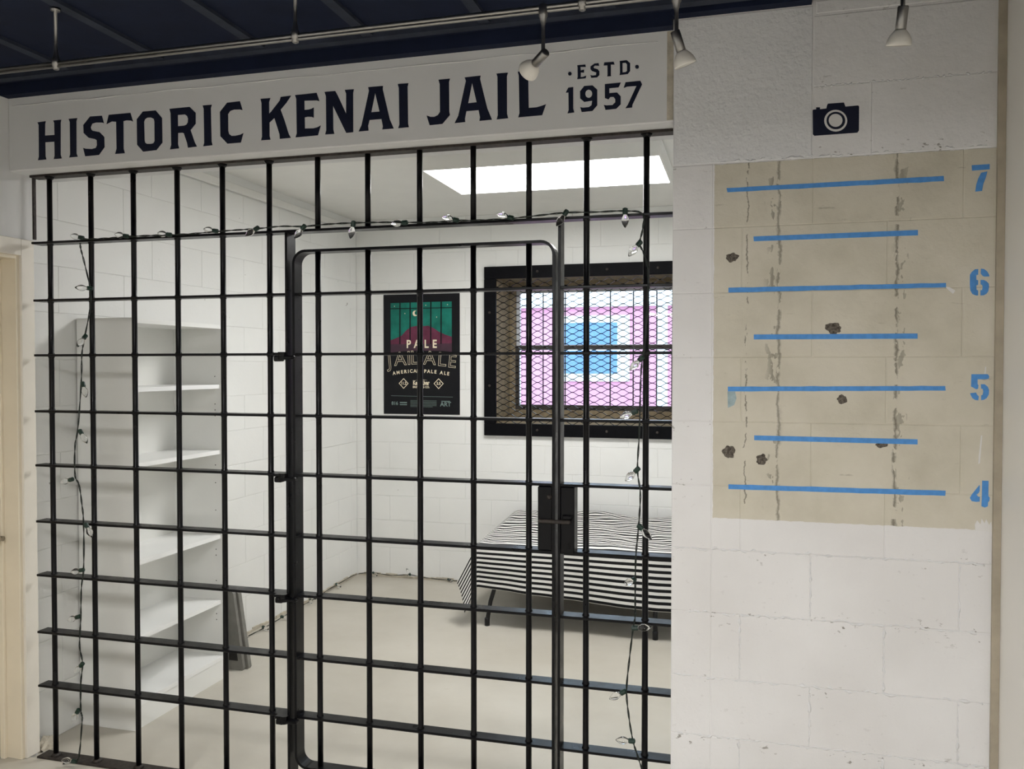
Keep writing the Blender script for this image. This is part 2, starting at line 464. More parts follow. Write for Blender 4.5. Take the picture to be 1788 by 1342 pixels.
# lintel over the gate
LY = -.085
lint = struct(bx('wall_lintel', 'lintel_white', None, LW, GX1+.003, LY, .125, 2.354, ZJ-.001, bev=.004))
bm = bmesh.new()
pts = [Vector((LW+.02+i*.05, LY-.0005, 2.607+noise.noise(Vector((i*.31, 2, 0)))*.006)) for i in range(51)]
tube(bm, pts, [.0025*(.4+abs(noise.noise(Vector((i*.7, 5, 1))))*1.6) for i in range(51)], 6)
obj('paint_ridge', bm, 'lintel_white', lint, True)
# tan strip at the end of the lintel beside the pier
bx('end_strip', 'bare_base', lint, GX1-.02, GX1+.002, LY-.0012, LY, 2.36, 2.635)

# ------------------------------------------------------------------ lettering traced as polygons on the wall faces
def tr(origin, sc, pts, y): return [px(origin[0]+a/sc, origin[1]+b/sc, 1, y) for a, b in pts]
def ell(c, rx, ry, n=28): return [(c[0]+rx*math.cos(2*PI*k/n), c[1]+ry*math.sin(2*PI*k/n)) for k in range(n)]
def letter(name, origin, sc, loops, y, mat, parent, th=.0008):
    bm = bmesh.new(); flat(bm, [tr(origin, sc, l, y) for l in loops], thick=th)
    return obj(name, bm, mat, parent)
A1 = ((60, 160), 8.94); A2 = ((230, 160), 8.94); A3 = ((440, 130), 8.94); A4 = ((580, 120), 8.94); A5 = ((740, 100), 8.127); A6 = ((980, 90), 11.187)
GL = [
 (A1, [[(50,478),(180,460),(170,500),(168,685),(316,675),(312,490),(295,450),(422,437),(412,480),(412,985),(430,1042),(303,1052),(318,1000),(314,780),(172,790),(176,1010),(190,1058),(58,1070),(72,1015),(68,520)]]),
 (A1, [[(535,425),(672,412),(658,460),(660,965),(678,1015),(545,1028),(560,980),(555,475)]]),
 (A1, [[(765,520),(870,388),(1055,375),(1088,495),(1060,482),(960,482),(905,500),(882,555),(890,590),(910,610),(1020,632),(1092,705),(1098,865),(1010,988),(795,1008),(762,877),(800,890),(900,895),(960,878),(978,835),(975,760),(950,740),(850,720),(770,645)]]),
 (A1, [[(1162,362),(1500,330),(1542,468),(1510,452),(1440,448),(1392,460),(1395,890),(1414,960),(1262,972),(1285,890),(1278,470),(1210,465),(1128,508)]]),
 (A2, [[(80,430),(175,310),(375,293),(474,410),(480,795),(388,912),(180,937),(85,828)],[(195,470),(210,430),(245,405),(300,402),(345,425),(355,465),(358,770),(340,805),(300,815),(240,815),(210,795),(202,755)]]),
 (A2, [[(590,268),(905,237),(1000,330),(1000,500),(920,600),(985,790),(1020,857),(878,875),(865,800),(815,650),(790,640),(725,645),(724,820),(742,885),(598,902),(618,830),(608,340)],[(722,365),(830,355),(865,380),(880,420),(876,480),(855,515),(820,530),(724,538)]]),
 (A2, [[(1108,215),(1252,203),(1236,260),(1248,780),(1262,835),(1117,853),(1133,800),(1125,270)]]),
 (A2, [[(1378,315),(1490,172),(1690,150),(1732,290),(1690,278),(1600,280),(1540,300),(1505,350),(1508,610),(1520,660),(1560,690),(1620,688),(1700,670),(1745,645),(1705,795),(1495,812),(1385,695)]]),
 (A3, [[(133,380),(288,367),(268,430),(270,610),(300,580),(432,410),(450,350),(612,330),(540,440),(448,550),(500,690),(575,930),(608,988),(435,1005),(430,930),(350,680),(275,750),(276,960),(290,1018),(143,1028),(158,970),(150,450)]]),
 (A3, [[(672,322),(1010,287),(1055,418),(1010,405),(820,410),(822,553),(880,548),(930,535),(965,515),(965,675),(930,662),(870,660),(824,670),(828,843),(960,840),(1020,825),(1075,795),(1030,950),(680,982),(700,920),(692,380)]]),
 (A3, [[(1133,272),(1300,258),(1340,330),(1470,610),(1470,300),(1448,240),(1592,230),(1580,290),(1582,900),(1472,912),(1266,490),(1270,860),(1287,927),(1143,937),(1160,870),(1155,340)]]),
 (A4, [[(562,288),(795,268),(790,320),(900,790),(962,933),(782,948),(792,900),(770,785),(585,800),(562,890),(570,965),(413,980),(460,880),(575,345)],[(672,380),(740,668),(612,680)]]),
 (A4, [[(1025,240),(1192,225),(1178,280),(1185,855),(1198,912),(1032,928),(1050,870),(1042,300)]]),
 (A5, [[(208,318),(373,303),(358,350),(362,770),(372,818),(265,945),(83,965),(40,825),(95,845),(150,845),(200,820),(230,775),(226,380)]]),
 (A5, [[(580,285),(807,260),(798,305),(900,720),(968,885),(790,903),(798,850),(778,750),(605,765),(585,870),(588,918),(437,935),(490,830),(597,335)],[(686,365),(750,638),(630,652)]]),
 (A5, [[(1032,232),(1195,218),(1180,270),(1182,800),(1198,865),(1035,882),(1050,820),(1045,280)]]),
 (A5, [[(1335,205),(1500,190),(1482,240),(1490,718),(1600,710),(1670,690),(1735,665),(1680,822),(1340,853),(1358,790),(1348,260)]]),
 (A6, [[(312,268),(470,255),(480,300),(375,300),(380,370),(445,352),(445,412),(382,408),(380,500),(430,495),(488,470),(478,522),(312,540),(322,490),(320,310)]]),
 (A6, [[(572,290),(650,235),(730,228),(742,280),(660,275),(630,300),(640,325),(710,345),(745,385),(745,460),(700,505),(585,515),(570,458),(610,470),(680,460),(685,410),(600,380),(572,345)]]),
 (A6, [[(840,212),(1025,200),(1042,255),(968,255),(968,450),(975,480),(898,488),(905,450),(902,270),(828,275)]]),
 (A6, [[(1140,185),(1280,168),(1345,225),(1345,380),(1300,440),(1138,460),(1148,420),(1146,225)],[(1198,225),(1255,220),(1285,250),(1285,380),(1260,400),(1198,408)]]),
 (A6, [ell((168,432), 36, 36)]), (A6, [ell((1480,298), 37, 37)]),
 (A6, [[(138,705),(235,693),(235,1110),(255,1190),(122,1208),(145,1140),(140,800),(88,805)]]),
 (A6, [[(368,775),(450,672),(612,660),(704,745),(704,1050),(610,1160),(400,1182),(370,1085),(420,1097),(540,1085),(590,1050),(604,960),(450,985),(370,915)], ell((537,825), 67, 80, 18)]),
 (A6, [[(852,635),(1165,605),(1120,700),(940,718),(940,812),(1090,800),(1162,875),(1162,1030),(1075,1118),(865,1140),(832,1040),(880,1052),(1000,1045),(1055,990),(1055,930),(1020,885),(960,888),(922,935),(852,908)]]),
 (A6, [[(1255,600),(1545,570),(1580,640),(1390,1040),(1385,1092),(1252,1108),(1300,1040),(1470,672),(1290,685),(1220,712)]]),
]
for (o_, s_), loops in GL: letter('painted_letter', o_, s_, loops, LY, 'navy_paint', lint)
# painted camera sign on the pier
A7 = ((1410, 170), 16.77)
icon = letter('camera_sign', *A7, [[(150,385),(165,360),(252,350),(252,292),(365,292),(365,345),(550,325),(570,240),(595,185),(1065,150),(1110,270),(1480,238),(1510,270),(1505,970),(1460,1032),(200,1125),(155,1080)]], PY, 'navy_paint', pier)
icon['label'] = 'navy painted pictogram of a camera'
letter('lens_ring', *A7, [ell((825,682), 338, 318), ell((830,678), 275, 258)], PY-.0008, 'icon_white', icon, .0004)
letter('lens_disc', *A7, [ell((822,672), 203, 190)], PY-.0008, 'icon_white', icon, .0004)
# blue height lines and stencilled feet
B3 = ((1188, 0), 2.98); B6 = ((1188, 430), 2.98)
def wobble(q, n=16):
    (a, b, c_, d) = q; out = []
    for p_, q_ in ((a, b), (b, c_), (c_, d), (d, a)):
        L_ = math.hypot(q_[0]-p_[0], q_[1]-p_[1]); m = max(2, int(L_/60))
        for i in range(m):
            f_ = i/m; out.append((p_[0]+(q_[0]-p_[0])*f_, p_[1]+(q_[1]-p_[1])*f_+(noise.noise(Vector((p_[0]+f_*14, p_[1], 0)))*2.5)))
    return out
for (o_, s_), q in ((B3, [(240,978),(1370,915),(1372,942),(245,1000)]), (B3, [(380,1230),(1236,1196),(1236,1224),(382,1255)]),
                    (B6, [(250,215),(1382,190),(1382,213),(250,240)]), (B6, [(382,458),(1234,453),(1234,480),(382,484)]),
                    (B6, [(247,729),(1378,726),(1380,750),(247,754)]), (B6, [(384,983),(1234,1003),(1234,1030),(384,1008)]),
                    (B6, [(250,1237),(1380,1270),(1378,1297),(250,1262)])):
    letter('height_line', o_, s_, [wobble(q)], PY, 'blue_paint', pier)
letter('overspray', *B6, [[(245,755),(285,755),(292,790),(280,825),(247,840)]], PY, 'blue_overspray', pier, .0004)
for oy, polys in ((280, [[(370,190),(1075,140),(1075,345),(385,400)], [(740,480),(985,430),(920,680),(830,900),(775,1190),(510,1220),(550,950),(620,720)]]),
                  (460, [[(630,215),(620,440),(555,445),(555,630),(625,650),(620,830),(555,850),(560,1020),(620,1050),(620,1245),(540,1245),(400,1190),(320,1050),(300,800),(305,440),(370,330),(500,220)],
                         [(735,200),(850,210),(980,310),(1065,465),(1050,505),(850,510),(780,460),(725,390)],
                         [(720,640),(850,640),(960,700),(1040,790),(1050,900),(1020,1080),(950,1180),(840,1240),(715,1245),(715,1040),(780,1030),(800,900),(780,840),(720,810)]]),
                  (645, [[(360,180),(1000,180),(1055,250),(1040,350),(960,375),(600,375),(600,560),(640,620),(620,740),(560,775),(345,660)],
                         [(730,570),(880,570),(1000,670),(1050,800),(1040,970),(960,1110),(850,1180),(740,1195),(740,1010),(800,980),(825,850),(800,750),(740,745)],
                         [(310,920),(540,895),(580,980),(650,1040),(630,1200),(520,1190),(400,1120),(335,1000)]]),
                  (830, [[(670,370),(690,400),(685,600),(640,680),(560,740),(620,820),(690,830),(685,1010),(550,1025),(370,995),(300,870),(370,740)],
                         [(780,195),(1030,205),(1020,790),(1075,860),(1065,980),(1010,1040),(1000,1200),(880,1245),(750,1195),(765,900)]])):
    bm = bmesh.new()
    for pl in polys: flat(bm, [tr((1680, oy), 22.37, pl, PY)], thick=.0008)
    obj('height_numeral', bm, 'blue_paint', pier)
for loop in ([(1650,500),(1658,501),(1668,507),(1664,513),(1657,507)], [(1713,760),(1715,760),(1711,808),(1708,810),(1709,795)], [(1720,640),(1722,640),(1721,652),(1719,652)],
             [(1703,926),(1702,915),(1706,908),(1712,915),(1714,905),(1719,913),(1722,906),(1727,916),(1731,910),(1733,928)]):
    letter('paint_drip', (0, 0), 1, [loop], PY, 'icon_white', pier, .0006)
# chips knocked out of the bare concrete
for cx_, cy_, rx_, ry_ in ((1278,449,11,8), (1456,573,13,11), (1470,697,8.5,8.5), (1539,775,10,6), (1273,788,11,10.5), (1330,802,10,9)):
    loop = []
    for k in range(26):
        a = 2*PI*k/26; f_ = 1+.4*noise.noise(Vector((math.cos(a)*1.7+cx_, math.sin(a)*1.7+cy_, 0)))+.15*noise.noise(Vector((k*1.3, cx_, 0)))
        loop.append((cx_+rx_*f_*math.cos(a), cy_+ry_*f_*math.sin(a)))
    letter('chip', (0, 0), 1, [loop], PY, 'exposed_aggregate', pier, .0005)

# ------------------------------------------------------------------ hall door at the left
dr = empty('door_1', (LW-.12, (D0+D1)/2, .014)); struct(dr)
slab = bx('door_leaf', 'door_paint', dr, LW-.135, LW-.095, D0+.004, D1-.004, .02, DH-.004)
bm = bmesh.new(); hp = px(4, 937, 0, LW-.08); hp.y = D1-.046
lathe(bm, (LW-.095, hp.y, hp.z), (1, 0, 0), [(0, .024), (.006, .024), (.009, .012), (.03, .01), (.045, .01)], 18)
tube(bm, [(LW-.055, hp.y, hp.z), (LW-.052, hp.y-.03, hp.z-.001), (LW-.052, hp.y-.1, hp.z-.004)], [.009, .009, .007], 8)
obj('handle', bm, 'nickel', slab, True)
bm = bmesh.new()
for y0, y1, z0, z1 in ((D1-.018, D1-.0005, .014, DH), (D0+.0005, D0+.018, .014, DH), (D0+.018, D1-.018, DH-.018, DH-.0005)):
    box(bm, LW-.16, LW+.001, y0, y1, z0, z1, .002)
box(bm, LW-.093, LW-.07, D1-.032, D1-.018, .014, DH-.018, .002)
obj('jamb', bm, 'cream_paint', dr)
bm = bmesh.new()
box(bm, LW, LW+.014, D1-.004, .02, .0145, DH+.062, .002); box(bm, LW, LW+.014, D0-.06, D0+.004, .0145, DH+.062, .002)
box(bm, LW, LW+.014, D0+.004, D1-.004, DH-.004, DH+.062, .002)
obj('casing', bm, 'casing_paint', dr)

# ------------------------------------------------------------------ gate
SP = .197
HZ = [2.0813, 1.8531, 1.6351, 1.4115, 1.1952, .9703, .754, .5244, .3069]
FD, FT_ = .0275, .0045
gr = empty('jail_grille', (1.2, 0, .014))
tag(gr, 'fixed black steel jail bars filling the opening under the painted lintel', 'jail bars')
def bar_mesh(z0, z1, hs):
    bm = bmesh.new(); prof = [(z0, .0102)]
    for h in sorted(hs):
        if z0+.02 < h < z1-.02: prof += [(h-.011, .0102), (h-.006, .0128), (h+.006, .0128), (h+.011, .0102)]
    prof.append((z1, .0102)); lathe(bm, (0, 0, 0), (0, 0, 1), prof, 12)
    bmesh.ops.recalc_face_normals(bm, faces=bm.faces)
    me = bpy.data.meshes.new('bar'); bm.to_mesh(me); bm.free()
    for p in me.polygons: p.use_smooth = len(p.vertices) == 4
    me.materials.append(MATS['gate_black']); return me
full = bar_mesh(.02, 2.348, HZ); short = bar_mesh(2.0813, 2.348, HZ); dbar = bar_mesh(.125, 2.003, HZ)
for i in (0, 1, 2, 3, 4, 5, 11, 12): link('bar', full, None, gr, (i*SP, 0, 0))
for i in (6, 7, 8, 9, 10): link('bar', short, None, gr, (i*SP, 0, 0))
for z in HZ[1:]:
    bx('flat_bar', 'gate_black', gr, -.06, 1.067, -FD, FD, z-FT_, z+FT_, bev=.0015)
    bx('flat_bar', 'gate_black', gr, 2.08, GX1+.006, -FD, FD, z-FT_, z+FT_, bev=.0015)
bx('flat_bar', 'gate_black', gr, -.066, GX1+.006, -FD, FD, HZ[0]-FT_, HZ[0]+FT_, bev=.0015)
bx('post', 'gate_black', gr, 1.064, 1.074, -.031, .031, .02, HZ[0]-FT_, bev=.0015)
bx('post', 'gate_black', gr, 2.0765, 2.0855, -.031, .031, .02, HZ[0]-FT_, bev=.0015)
bx('top_plate', 'rust_plate', gr, -.085, GX1+.006, -.014, .035, 2.3445, 2.3535, bev=.001)
bx('side_plate', 'rust_plate', gr, -.086, -.078, .0, .012, 2.1, 2.3445)
bx('sill_plate', 'rust_plate', gr, -.068, GX1+.006, -.0295, .034, .0, .021, bev=.002)
for i in range(13):
    if i in range(6, 11): continue
    bm = bmesh.new(); lathe(bm, (i*SP, 0, .02), (0, 0, 1), [(0, .02), (.006, .017), (.011, .011)], 10); obj('weld', bm, 'rust_plate', gr, True)
    bm = bmesh.new(); lathe(bm, (i*SP, 0, 2.3445), (0, 0, -1), [(0, .02), (.006, .016), (.011, .011)], 10); obj('weld', bm, 'gate_black', gr, True)
HJ = [2, 4, 6, 8]
for j in HJ:                                     # hinge knuckles welded to the fixed flats
    z = HZ[j]
    bm = bmesh.new(); box(bm, 1.022, 1.062, -.052, -.0255, z-.004, z+.006, .002)
    lathe(bm, (1.058, -.04, z-.004), (0, 0, 1), [(0, .016), (.012, .016)], 14)
    obj('hinge_knuckle', bm, 'gate_black', gr)
    bm = bmesh.new(); box(bm, 1.026, 1.056, -.05, -.02, z-.026, z-.005, .005, 2); obj('hinge_lug', bm, 'gate_black', gr)
bm = bmesh.new(); box(bm, 2.086, 2.133, -.03, .03, .968, 1.1905, .003); obj('keeper_box', bm, 'gate_black', gr)
bm = bmesh.new(); box(bm, 2.094, 2.128, -.041, -.03, 1.083, 1.098, .003); obj('keeper_lip', bm, 'gate_black', gr)

door = empty('cell_door', (1.58, 0, .1))
tag(door, 'hinged black steel cell door with rounded frame corners and lock box', 'cell door')
X0, X1, Z0, Z1, RR, TH = 1.092, 2.066, .118, 2.012, .05, .0095
def rrect(x0, x1, z0, z1, r, n=7):
    out = []
    for cx_, cz_, a0 in ((x1-r, z1-r, 0), (x0+r, z1-r, PI/2), (x0+r, z0+r, PI), (x1-r, z0+r, 1.5*PI)):
        for k in range(n+1):
            a = a0+PI/2*k/n; out.append((cx_+r*math.cos(a), cz_+r*math.sin(a)))
    return out
bm = bmesh.new(); oo = rrect(X0, X1, Z0, Z1, RR); ii = rrect(X0+TH, X1-TH, Z0+TH, Z1-TH, RR-TH); n = len(oo)
rings = [[bm.verts.new((a, y, b)) for a, b in L_] for L_, y in ((oo, -FD), (ii, -FD), (ii, FD), (oo, FD))]
for q in range(4):
    a, b = rings[q], rings[(q+1) % 4]
    for k in range(n): bm.faces.new((a[k], a[(k+1) % n], b[(k+1) % n], b[k]))
obj('door_frame', bm, 'gate_black', door)
for i in (6, 7, 8, 9, 10): link('bar', dbar, None, door, (i*SP, 0, 0))
for z in HZ[1:]: bx('flat_bar', 'gate_black', door, X0+TH-.001, X1-TH+.001, -FD+.001, FD-.001, z-FT_, z+FT_, bev=.0015)
for j in HJ:
    z = HZ[j]; bm = bmesh.new(); box(bm, 1.05, 1.112, -.052, -.026, z-.018, z-.0055, .003)
    lathe(bm, (1.058, -.04, z-.02), (0, 0, 1), [(0, .016), (.0155, .016)], 14); obj('hinge_strap', bm, 'gate_black', door)
lb = bx('lock_box', 'gate_black', door, 2.008, 2.057, -.03, .03, .9755, 1.19, bev=.003)
bm = bmesh.new(); lathe(bm, (2.047, -.03, 1.155), (0, -1, 0), [(0, .009), (.004, .008), (.006, .004)], 12); obj('rivet', bm, 'rust_plate', lb, True)
bx('latch_bolt', 'rust_plate', lb, 2.012, 2.122, -.042, -.031, 1.068, 1.081, bev=.003)

# ------------------------------------------------------------------ string lights
BULB = [(0, .0065), (.004, .0075), (.009, .0105), (.016, .0125), (.023, .0118), (.031, .0085), (.038, .0045), (.042, .0012)]
def string_lights(root, wire_pts, bulbs, r=.0023, sub=6):
    pts = []                                    # smooth the wire and twist it a little
    W = [Vector(p) for p in wire_pts]
    for i in range(len(W)-1):
        p0, p1, p2, p3 = W[max(i-1, 0)], W[i], W[i+1], W[min(i+2, len(W)-1)]
        for k in range(sub):
            f_ = k/sub
            pts.append(.5*((2*p1)+(p2-p0)*f_+(2*p0-5*p1+4*p2-p3)*f_*f_+(3*p1-p0-3*p2+p3)*f_**3))
    pts.append(W[-1])
    bm = bmesh.new()
    for s_ in (0, PI):
        q = []
        for i, p in enumerate(pts):
            d = (pts[min(i+1, len(pts)-1)]-pts[max(i-1, 0)]).normalized(); u, v = frame_of(d); a = i*.9+s_
            q.append(p+u*(r*.8*math.cos(a))+v*(r*.8*math.sin(a)))
        tube(bm, q, r*.75, 5)
    obj('wire', bm, 'wire_green', root, True)
    for base, tip in bulbs:
        base, tip = Vector(base), Vector(tip); d = (tip-base).normalized()
        bm = bmesh.new(); lathe(bm, base-d*.012, d, [(0, .004), (.003, .0085), (.020, .0085), (.022, .007)], 10)
        so = obj('socket', bm, 'socket_green', root, False)
        bm = bmesh.new(); lathe(bm, base+d*.0105, d, BULB, 12); obj('bulb', bm, 'bulb_glass', so, True)
YS = -.046
G = lambda a, b, y=YS: px(a, b, 1, y)
topw = [(142,417),(165,417),(197,415),(222,413),(260,411),(295,410),(335,408),(378,404),(420,401),(450,399),(490,395),(531,395),(575,391),(618,389),(660,388),(708,388),(752,388),(797,385),(845,384),(893,381),(940,376),(988,371),(1040,370),(1090,368),(1122,373)]
rightw = [(1122,373),(1122,400),(1117,425),(1124,442),(1131,470),(1131,525),(1127,590),(1120,640),(1118,690),(1116,760),(1113,820),(1118,860),(1116,905),(1113,940),(1110,975),(1109,1040),(1109,1075),(1105,1100),(1099,1150),(1094,1205),(1098,1250),(1105,1292),(1112,1315),(1122,1345)]
leftw = [(140,424),(141,434),(147,457),(157,502),(158,534),(148,588),(143,618),(142,665),(136,747),(131,779),(131,829),(138,846),(143,880),(146,915),(146,992),(142,1026),(141,1080),(139,1127),(144,1157),(141,1194),(141,1238),(143,1248)]
topb = [((142,414.7),(128,412)),((220,412),(197,408.5)),((295,409.4),(270,406.7)),((376,403),(354,400)),((448,399),(428,412)),((530,396.6),(513.4,417)),((617,391),(612.7,412)),((706.7,388.6),(689,390)),((796,384),(769.5,378.5)),((892,380),(866.8,374)),((987.6,371.5),(976.5,387.6)),((1091.6,369),(1091.6,391)),
        ((1116,425),(1093.5,452)),((1119,626),(1099,647)),((1108,719),(1075,732)),((1112,820),(1089,842)),((1118,920),(1141,944.6)),((1108.6,1096),(1131,1095)),((1088,1208),(1058,1223)),((1103,1293),(1088,1292))]
leftb = [((145,671),(151.7,698)),((141,754),(154,777)),((124,837),(92,846)),((151,917),(158,932)),((142.6,995),(110.7,1001)),((136,1076.6),(117,1083)),((142.6,1160),(121.5,1185.6)),((136,1241),(124,1261))]
sl = empty('string_lights', (1.2, YS, 2.1))
tag(sl, 'string of clear pointed bulbs on green wire draped across the jail bars', 'string lights')
bl = []
for b_, t_ in topb:
    bl.append((G(*b_), G(*t_)))
a = G(1105.6, 1011.8); bl.append((a, a+Vector((-.02, -.05, -.004))))
string_lights(sl, [G(*q) for q in topw]+[G(*q) for q in rightw[1:]], bl)
sl2 = empty('string_lights', (0, YS, .02))
tag(sl2, 'string of clear pointed bulbs hanging down the bars beside the bookcase', 'string lights')
bl = [(G(*b_), G(*t_)) for b_, t_ in leftb]
a = G(156.7, 503); bl.append((a, a+Vector((-.03, -.04, 0)))); a = G(148, 588); bl.append((a, a+Vector((-.005, -.03, -.035))))
e0 = G(143, 1248); tail = [e0+Vector((0, .0, -.03)), Vector((e0.x-.012, -.05, .06)), Vector((e0.x-.04, -.045, .032)), Vector((e0.x-.085, -.055, .0215))]
bl.append((tail[-2], tail[-2]+Vector((-.04, -.01, .004))))
string_lights(sl2, [G(*q) for q in leftw]+tail, bl)
sl3 = empty('string_lights', (-.12, 2.4, 0))
tag(sl3, 'string of clear bulbs lying on the floor along the foot of the cell walls', 'string lights')
fw = [(-.13, 1.0, .006), (-.125, 1.3, .006), (-.13, 1.55, .006), (-.115, 1.72, .012), (-.108, 1.92, .02), (-.128, 2.15, .014), (-.12, 2.36, .02), (-.14, 2.6, .02), (-.14, 2.82, .024), (-.125, 3.02, .03), (-.02, 3.085, .03), (.12, 3.09, .02), (.27, 3.095, .032), (.4, 3.09, .02), (.58, 3.09, .014), (.8, 3.09, .01)]
fb = [((-.13, 1.5, .014), (-.09, 1.56, .014)), ((-.115, 1.72, .018), (-.07, 1.7, .014)), ((-.108, 1.92, .024), (-.07, 1.94, .014)), ((-.12, 2.3, .026), (-.075, 2.24, .014)), ((-.12, 2.36, .024), (-.13, 2.31, .05)), ((-.14, 2.72, .026), (-.1, 2.7, .016)), ((-.02, 3.085, .03), (.02, 3.06, .016)), ((.27, 3.095, .036), (.25, 3.08, .08)), ((.58, 3.09, .018), (.62, 3.06, .014))]
string_lights(sl3, fw, fb, sub=5)

# ------------------------------------------------------------------ track lighting in the hall
RY, RZ = -.665, 2.5
rl = empty('track_light_rail', (1.7, RY, RZ))
tag(rl, 'brushed steel lighting rail hung below the navy ceiling on short rods', 'lighting rail')
bm = bmesh.new(); tube(bm, [(LW+.04, RY, RZ+.0035), (RW-.04, RY, RZ+.0035)], .0065, 12); tube(bm, [(LW+.04, RY, RZ-.0055), (RW-.04, RY, RZ-.0055)], .005, 12)
obj('rail', bm, 'steel_brushed', rl, True)
for xs in (.668, 1.472, 2.276, 3.08):
    bm = bmesh.new()
    lathe(bm, (xs, RY, RZ-.016), (0, 0, 1), [(0, .006), (.002, .009), (.010, .009), (.011, .012), (.03, .012), (.034, .010), (.05, .006), (.06, .005), (ZC-RZ-.006, .005), (ZC-RZ-.004, .014), (ZC-RZ+.0035, .015)], 12)
    obj('standoff', bm, 'steel_brushed', rl, True)
def spot(x, zb, d, label):
    d = Vector(d).normalized(); r = empty('track_spotlight', (x, RY, zb)); tag(r, label, 'spotlight', 'spotlights on the steel rail')
    bm = bmesh.new(); lathe(bm, (x, RY, RZ+.012), (0, 0, -1), [(0, .008), (.004, .012), (.03, .012), (.034, .0095), (.052, .0055), (.06, .005), (RZ+.012-zb-.01, .005), (RZ+.012-zb, .006)], 12)
    obj('stem', bm, 'steel_brushed', r, True)
    p0 = Vector((x, RY, zb-.004))-d*.004
    bm = bmesh.new(); lathe(bm, p0-d*.008, d, [(0, .0105), (.002, .0118), (.048, .0118), (.05, .0105)], 18); obj('lamp_holder', bm, 'steel_brushed', r, True)
    bm = bmesh.new(); lathe(bm, p0+d*.042, d, [(0, .012), (.004, .0150), (.010, .0200), (.018, .0245), (.026, .0270), (.032, .0278), (.035, .0272), (.033, .0245)], 22); obj('reflector_lamp', bm, 'lamp_glass', r, True)
spot(2.175, 2.388, (-.72, .62, -.32), 'steel spotlight turned sideways in front of the lettered lintel')
spot(2.509, 2.402, (.3, .25, -.95), 'steel spotlight tilted down beside the corner of the block pier')
spot(3.018, 2.405, (-.06, .3, -.95), 'steel spotlight hanging straight down above the painted camera sign')

# ------------------------------------------------------------------ ceiling lamps (the jail's, and an added unseen pendant in the hall)
def panel_lamp(x0, x1, y0, y1, zc, drop, glow, label, name='ceiling_light'):
    r = empty(name, ((x0+x1)/2, (y0+y1)/2, zc)); tag(r, label, 'ceiling light')
    bm = bmesh.new(); t_ = .012
    zt = zc-.005
    box(bm, x0, x1, y0, y0+t_, zc-drop, zt); box(bm, x0, x1, y1-t_, y1, zc-drop, zt)
    box(bm, x0, x0+t_, y0+t_, y1-t_, zc-drop, zt); box(bm, x1-t_, x1, y0+t_, y1-t_, zc-drop, zt)
    box(bm, x0+t_, x1-t_, y0+t_, y1-t_, zt-.01, zc)
    obj('housing', bm, 'ceiling_white', r)
    bx('diffuser', glow, r, x0+t_, x1-t_, y0+t_, y1-t_, zc-drop+.001, zc-drop+.012)
panel_lamp(1.055, 2.285, 1.335, 1.975, ZJ, .089, 'lamp_glow_jail', 'white box ceiling light with a glowing diffuser above the cell')
panel_lamp(1.3, 2.5, -3.05, -2.45, 2.4, .05, 'added_glow_hall', 'white box light on four rods, added out of view to light the hall', 'added_pendant_light')  # added out of view, hung low so the upper wall stays dim
for xr in (1.35, 2.45):
    for yr in (-3.0, -2.5):
        bm = bmesh.new(); tube(bm, [(xr, yr, 2.4), (xr, yr, ZC)], .004, 8); obj('hanging_rod', bm, 'steel_brushed', bpy.data.objects['added_pendant_light'], True)
bx('lid', 'ceiling_white', bpy.data.objects['added_pendant_light'], 1.3, 2.5, -3.05, -2.45, 2.4, 2.406)

# ------------------------------------------------------------------ bookcase
bc = empty('bookcase', (-.02, .645, 0)); tag(bc, 'tall white open bookcase against the cell wall behind the bars', 'bookcase')
SX0, SX1, SY0, SY1, SH, TK = -.164, .124, .312, .98, 1.802, .018
bx('side_panel', 'laminate_white', bc, SX0, SX1, SY0, SY0+TK, 0, SH, bev=.001)
far = bx('side_panel', 'laminate_white', bc, SX0, SX1, SY1-TK, SY1, 0, SH, bev=.001)
bx('top_panel', 'laminate_white', bc, SX0, SX1-.001, SY0+TK, SY1-TK, SH-.022, SH-.002)
bx('back_panel', 'laminate_white', bc, SX0, SX0+.006, SY0+TK, SY1-TK, .02, SH-.022)
for z in (1.49, 1.158, .728, .395): bx('shelf', 'laminate_edge', bc, SX0+.006, SX1-.012, SY0+TK, SY1-TK, z-.011, z+.009)
bx('shelf', 'laminate_edge', bc, SX0+.006, SX1-.001, SY0+TK, SY1-TK, .1, .12)
bx('toe_kick', 'laminate_white', bc, SX1-.02, SX1-.004, SY0+TK, SY1-TK, 0, .1)
bm = bmesh.new()
for zz in (1.54, 1.40, 1.37, 1.34, 1.09, 1.06, 1.0, .86, .66, .63, .5, .33, .3):
    lathe(bm, (SX1-.04, SY1-TK, zz), (0, -1, 0), [(0, .0028), (.0006, .0028)], 8)
ph = obj('pin_holes', bm, 'dark_hole', far); ph['kind'] = 'stuff'

# ------------------------------------------------------------------ folded A-frame sign beside the bookcase
af = empty('a_frame_sign', (0, 1.13, 0)); tag(af, 'small dark grey folded A-frame board standing beyond the bookcase', 'sign board')
def slabq(q, y0, y1):
    bm = bmesh.new(); a = [bm.verts.new((x, y0, z)) for x, z in q]; b = [bm.verts.new((x, y1, z)) for x, z in q]
    bm.faces.new(a); bm.faces.new(b[::-1])
    for k in range(len(q)): bm.faces.new((a[k], a[(k+1) % len(q)], b[(k+1) % len(q)], b[k]))
    return bm
obj('front_panel', slabq([(-.12, 0), (.15, 0), (.156, .01), (.1, .40), (.09, .41), (-.06, .41), (-.07, .4)], 1.085, 1.108), 'dark_grey_plastic', af)
obj('rear_panel', slabq([(-.12, 0), (.165, 0), (.171, .01), (.112, .395), (.1, .405), (-.06, .405), (-.07, .395)], 1.112, 1.14), 'dark_grey_plastic', af)
